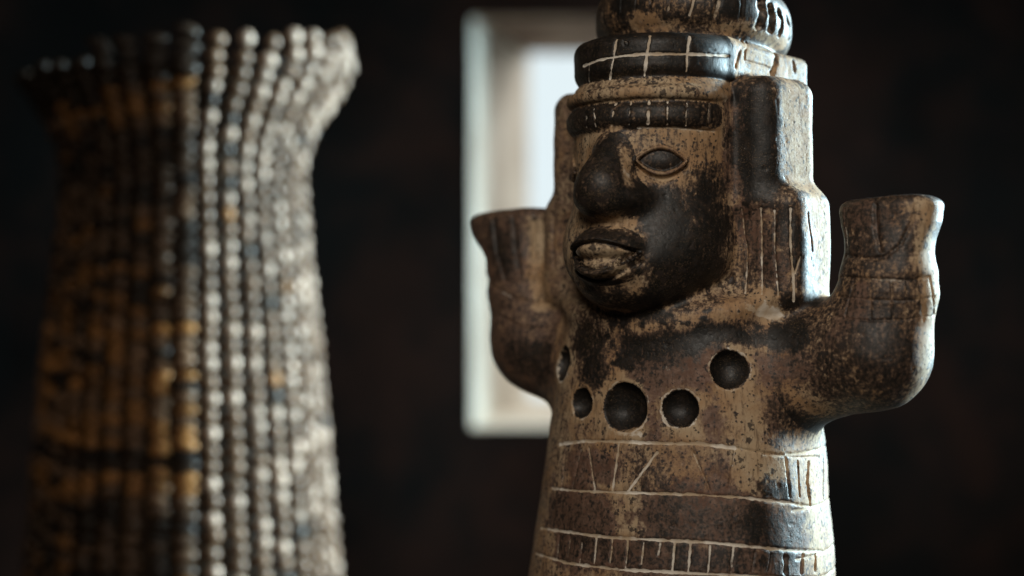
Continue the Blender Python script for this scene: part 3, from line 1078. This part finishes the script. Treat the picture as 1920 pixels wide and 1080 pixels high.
# incised lines: photo pixels along the line, half width, depth, chalk
lines = [
    # top tier
    ([(1303, -6), (1297, 14), (1293, 28)], 2.6, 2.0, 1.0), ([(1349, -6), (1345, 15), (1340, 33)], 5.0, 2.4, 0.8),
    ([(1258, -6), (1253, 18)], 2.2, 2.0, 0.45), ([(1222, -6), (1217, 22)], 2.0, 2.0, 0.3), ([(1193, -6), (1190, 20)], 1.8, 2.0, 0.25),
    ([(1392, -4), (1389, 34)], 4.0, 2.0, 0.3), ([(1165, -4), (1163, 22)], 1.8, 2.0, 0.15),
    ([(1426, 2), (1430, 20), (1424, 50)], 6.5, 13.0, 0), ([(1443, 10), (1449, 28), (1445, 57)], 5.5, 13.0, 0),
    ([(1460, 20), (1466, 38), (1463, 64)], 4.5, 13.0, 0), ([(1476, 33), (1482, 50), (1480, 74)], 4.0, 12.0, 0),
    # band on the front of the headdress
    ([(1092, 124), (1120, 113), (1160, 105), (1205, 101), (1290, 101), (1330, 103), (1366, 105)], 3.0, 2.2, 1.0),
    ([(1104, 118), (1103, 153)], 2.2, 1.8, 0.45), ([(1156, 72), (1150, 102), (1143, 148)], 2.4, 2.0, 0.9),
    ([(1219, 66), (1213, 100), (1208, 141)], 2.7, 2.0, 1.0), ([(1294, 66), (1289, 100), (1288, 147)], 3.0, 2.0, 1.0),
    ([(1391, 74), (1386, 100), (1379, 125)], 3.0, 3.0, 0.1), ([(1168, 75), (1176, 78), (1175, 85), (1169, 84), (1168, 75)], 1.6, 1.6, 0.5),
    # side blocks
    ([(1453, 99), (1455, 118), (1447, 139)], 4.0, 9.0, 0), ([(1487, 115), (1491, 132), (1488, 153)], 2.6, 8.0, 0),
    ([(1397, 114), (1440, 126), (1449, 130)], 2.0, 2.0, 0.2), ([(1398, 80), (1396, 112)], 2.2, 3.0, 0.2),
    # brow band
    ([(1099, 200), (1099, 240)], 2.2, 2.2, 0.5), ([(1113, 203), (1117, 238)], 2.2, 2.2, 0.75), ([(1155, 193), (1149, 212), (1146, 236)], 2.2, 2.4, 0.8),
    ([(1183, 190), (1180, 212), (1179, 235)], 2.3, 2.4, 0.8), ([(1217, 190), (1216, 212), (1215, 234)], 3.0, 2.4, 1.0),
    ([(1252, 190), (1251, 235)], 2.4, 2.4, 0.8), ([(1288, 192), (1286, 236)], 2.4, 2.4, 0.65), ([(1330, 193), (1327, 236)], 2.6, 2.4, 0.55),
    ([(1195, 241), (1260, 240), (1340, 247)], 2.6, 2.0, 0.7),
    # lower lappet
    ([(1391, 392), (1395, 438), (1400, 470), (1397, 548)], 2.2, 2.6, 0.65), ([(1426, 392), (1428, 469), (1428, 550)], 2.4, 2.6, 0.8),
    ([(1451, 395), (1452, 469), (1459, 554)], 2.2, 2.6, 0.65), ([(1483, 392), (1482, 453), (1488, 523), (1489, 566)], 2.8, 2.6, 0.9),
    ([(1501, 482), (1491, 512)], 2.4, 2.0, 0.8), ([(1360, 545), (1372, 520)], 5.0, 3.5, 0.0), ([(1516, 400), (1522, 470)], 2.0, 2.0, 0.1),
    # skirt bands
    ([(1049, 833), (1093, 827), (1160, 828), (1243, 832), (1310, 832), (1377, 840)], 3.4, 2.4, 1.0),
    ([(1377, 840), (1440, 850), (1490, 857), (1523, 857), (1552, 857)], 2.6, 2.2, 0.35),
    ([(1033, 915), (1077, 920), (1153, 923), (1227, 925), (1293, 927), (1393, 933), (1480, 943), (1520, 951), (1545, 946)], 2.8, 2.4, 1.0),
    ([(1013, 990), (1060, 997), (1147, 1008), (1243, 1013), (1327, 1017), (1427, 1027), (1493, 1033), (1544, 1035)], 3.0, 2.4, 1.05),
    ([(1003, 1037), (1060, 1055), (1160, 1068), (1260, 1073), (1360, 1078), (1470, 1084), (1542, 1084)], 3.0, 2.4, 1.0),
    ([(1103, 840), (1109, 880), (1115, 918)], 2.4, 2.0, 0.75), ([(1160, 833), (1154, 880), (1148, 919)], 2.5, 2.0, 0.95),
    ([(1231, 848), (1205, 884), (1177, 921)], 2.8, 2.0, 1.0), ([(1297, 843), (1315, 884), (1334, 926)], 2.4, 2.0, 0.65),
    ([(1378, 842), (1373, 880), (1367, 915)], 2.0, 2.0, 0.45), ([(1088, 843), (1072, 917)], 2.4, 2.0, 0.55), ([(1060, 840), (1052, 915)], 2.0, 2.0, 0.3),
    ([(1474, 857), (1477, 890), (1481, 930)], 2.4, 3.5, 0.0), ([(1518, 868), (1514, 905), (1518, 946)], 3.2, 5.0, 0.0),
    ([(1497, 864), (1499, 930)], 1.8, 3.0, 0.1), ([(1545, 862), (1544, 935)], 2.0, 3.0, 0.0),
    # right-hand ticks of the lowest band
    ([(1473, 1046), (1474, 1074)], 4.0, 5.0, 0.0), ([(1506, 1042), (1504, 1074)], 3.6, 5.5, 0.0), ([(1530, 1040), (1529, 1068)], 3.2, 5.5, 0.0),
    # near wrist
    ([(1578, 519), (1632, 523), (1690, 526), (1715, 525), (1742, 518)], 2.4, 2.4, 0.45),
    ([(1560, 590), (1585, 597), (1632, 601), (1690, 600), (1715, 597), (1753, 590)], 2.2, 2.4, 0.4),
    ([(1572, 556), (1632, 562), (1690, 564), (1720, 562), (1751, 556)], 1.8, 2.0, 0.15),
    ([(1601, 526), (1592, 560), (1584, 596)], 2.2, 2.2, 0.3), ([(1632, 560), (1632, 600)], 1.8, 1.8, 0.25), ([(1671, 526), (1672, 560), (1674, 597)], 2.0, 2.2, 0.35),
    ([(1725, 522), (1729, 560), (1733, 598)], 3.4, 5.0, 0.0), ([(1743, 520), (1748, 556), (1750, 588)], 1.8, 3.0, 0.0), ([(1700, 526), (1702, 597)], 1.6, 1.8, 0.1),
    # near hand
    ([(1583, 392), (1586, 430), (1589, 463)], 2.8, 2.6, 0.45), ([(1644, 368), (1641, 400), (1644, 440), (1650, 470)], 4.0, 4.0, 0.0),
    ([(1588, 479), (1632, 486), (1663, 480), (1689, 458), (1708, 420), (1716, 383)], 3.2, 3.0, 0.35), ([(1575, 385), (1578, 440)], 2.4, 2.6, 0.0),
    # far hand and wrist
    ([(925, 412), (930, 470), (945, 520)], 4.0, 4.0, 0.2), ([(962, 405), (966, 460), (975, 510)], 4.0, 4.5, 0.0), ([(1000, 400), (1003, 480)], 4.0, 4.0, 0.3),
    ([(1035, 400), (1038, 500)], 4.0, 4.0, 0.0), ([(920, 535), (965, 560), (1030, 570)], 3.0, 3.0, 0.5), ([(932, 590), (975, 612), (1035, 615)], 3.0, 3.0, 0.3),
]
for x, y0, y1, ch in ((1045, 1003, 1046, .3), (1066, 1006, 1044, .55), (1088, 1017, 1054, .7), (1116, 1009, 1057, .95), (1146, 1012, 1055, .85), (1175, 1014, 1063, .75),
                      (1205, 1015, 1056, .8), (1237, 1016, 1041, .6), (1263, 1017, 1072, 1.0), (1293, 1020, 1073, 1.0), (1330, 1023, 1074, .9), (1373, 1027, 1076, .7),
                      (1413, 1036, 1070, .35), (1445, 1040, 1070, .3)):
    lines.append(([(x + 2, y0), (x, (y0 + y1) / 2), (x - 3, y1)], 2.3, 2.0, ch))

poly = []
for pts, hw, dep, ch in lines:
    dense = []
    for p, q in zip(pts[:-1], pts[1:]):
        n_ = max(1, int(math.hypot(q[0] - p[0], q[1] - p[1]) / 14))
        dense += [(p[0] + (q[0] - p[0]) * i / n_, p[1] + (q[1] - p[1]) * i / n_) for i in range(n_)]
    dense.append(pts[-1])
    poly.append((dense, hw, dep, ch))
allp = [p for d in poly for p in d[0]]
H3, okl = trace(allp)
segments = []
k0 = 0
for dense, hw, dep, ch in poly:
    pts3, good = H3[k0:k0 + len(dense)], okl[k0:k0 + len(dense)]
    k0 += len(dense)
    for i in range(len(dense) - 1):
        if good[i] and good[i + 1] and np.linalg.norm(pts3[i + 1] - pts3[i]) < 60:
            segments.append((pts3[i], pts3[i + 1], hw, dep, ch))
# the skirt bands go on round the back
for zb, tilt in ((-288, 0.0), (-383, -12.0), (-465, -20.0), (-505, -20.0)):
    an = np.radians(np.arange(70, 271, 4.0))
    o = np.stack([np.sin(an) * 700, -np.cos(an) * 700, np.full(len(an), zb)], 1)
    hp, og = march(o, -np.stack([np.sin(an), -np.cos(an), np.zeros(len(an))], 1))
    for i in range(len(an) - 1):
        if og[i] and og[i + 1] and np.linalg.norm(hp[i + 1] - hp[i]) < 60:
            segments.append((hp[i], hp[i + 1], 3.0, 2.2, 0.7))
disp = np.zeros(len(V), np.float32)
chalk_and_light = np.zeros(len(V), np.float32)
for a, b, hw, dep, ch in segments:
    ii = near_box(a, b, hw * 3 + 3)
    if not len(ii): continue
    d, _ = seg_dist(V[ii], a, b)
    wob = 1 + 0.9 * vnoise(V[ii], 9, 8)
    d = d + 1.6 * vnoise(V[ii], 7, 12)
    disp[ii] = np.maximum(disp[ii], dep * np.exp(-(d / (hw * 1.0 * wob)) ** 2))
    chalk_and_light[ii] = np.maximum(chalk_and_light[ii], ch * (1 - sstep(d, hw * 0.40 * wob, hw * 1.35 * wob)))
for a, b, r, am in bloom_and_light3:
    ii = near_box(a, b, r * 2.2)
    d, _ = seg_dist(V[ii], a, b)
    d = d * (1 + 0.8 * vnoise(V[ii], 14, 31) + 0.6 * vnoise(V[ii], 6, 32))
    chalk_and_light[ii] = np.maximum(chalk_and_light[ii], am * (1 - sstep(d, r * 0.3, r * 1.5)))
# worn slip round the hollows
for c, r in PIT_RIM:
    ii = near_box(c, c, r * 2.0)
    d = np.sqrt(((V[ii] - c) ** 2).sum(1)) + 5 * vnoise(V[ii], 12, 41) + 3 * vnoise(V[ii], 5, 42)
    chalk_and_light[ii] = np.maximum(chalk_and_light[ii], (0.62 + 0.7 * vnoise(V[ii], 20, 43)) * np.exp(-((d - r * 1.06) / 3.2) ** 2))
    halo = (d > r) * (1 - sstep(d, r * 1.15, r * 1.7))
    paint[ii, 1] -= 0.32 * halo
    paint[ii, 2] -= 0.30 * halo
paint[:, 0] = chalk_and_light
un = 4.2 * vnoise(V, 90, 1) + 1.8 * vnoise(V, 34, 2) + 0.5 * vnoise(V, 13, 4)
inpit = np.array([str(x).startswith(('pit', 'eye')) for x in vl])
un[inpit] *= 0.4
dent = 0.35 * sstep(vnoise(V, 6.0, 21), 0.30, 0.42) + 0.6 * sstep(vnoise(V, 17, 22), 0.34, 0.44)
V = V + NRM * (un - disp - dent)[:, None]
NRM = vnormals(V, T)

# ---- world-size mesh, cut along the part borders
VM = (V - np.array([0, 0, ZBASE], np.float32)) * S
figure = tag(empty('clay_figure', (AX * S, 0, TABLE_Z), -TH),
             'dark brown burnished clay figure with raised arms and tiered headdress', 'figurine')


def cut_part(name, keys, parent, label=None):
    k = np.isin(lab, keys)
    t = T[k]
    used, inv = np.unique(t.ravel(), return_inverse=True)
    me = bpy.data.meshes.new(name)
    nv, nf = len(used), len(t)
    me.vertices.add(nv)
    me.vertices.foreach_set('co', VM[used].ravel().astype(np.float32))
    me.loops.add(nf * 3)
    me.loops.foreach_set('vertex_index', inv.astype(np.int32).ravel())
    me.polygons.add(nf)
    me.polygons.foreach_set('loop_start', np.arange(0, nf * 3, 3, dtype=np.int32))
    me.polygons.foreach_set('use_smooth', np.ones(nf, bool))
    me.update(calc_edges=True)
    col = np.ones((nv, 4), np.float32)
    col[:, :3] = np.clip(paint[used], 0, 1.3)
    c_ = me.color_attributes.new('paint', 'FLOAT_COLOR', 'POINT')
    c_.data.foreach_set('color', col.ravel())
    me.normals_split_custom_set_from_vertices(NRM[used].tolist())
    me.materials.append(M_CLAY)
    o = bpy.data.objects.new(name, me)
    COL.objects.link(o)
    o.parent = parent
    if label: o['label'] = label
    return o


tor = cut_part('torso', ['torso'], figure)
for i in range(5):
    cut_part('round_hollow', ['pit%d' % i], tor)
for s_ in '+-':
    a_ = cut_part('arm', ['arm' + s_], figure)
    cut_part('hand', ['hand' + s_], a_)
fa = cut_part('face', ['face'], figure)
cut_part('nose', ['nose'], fa)
cut_part('mouth', ['mouth'], fa)
for i in range(2):
    cut_part('eye', ['eye%d' % i], fa)
hd = cut_part('headdress', ['ledge'], figure)
cut_part('brow_band', ['brow_band'], hd)
cut_part('front_band', ['front_band'], hd)
cut_part('side_band', ['back_band'], hd)
cut_part('upper_tier', ['tier'], hd)
cut_part('crown', ['crown'], hd)
for s_ in '+-':
    cut_part('side_lappet', ['panel' + s_], figure)
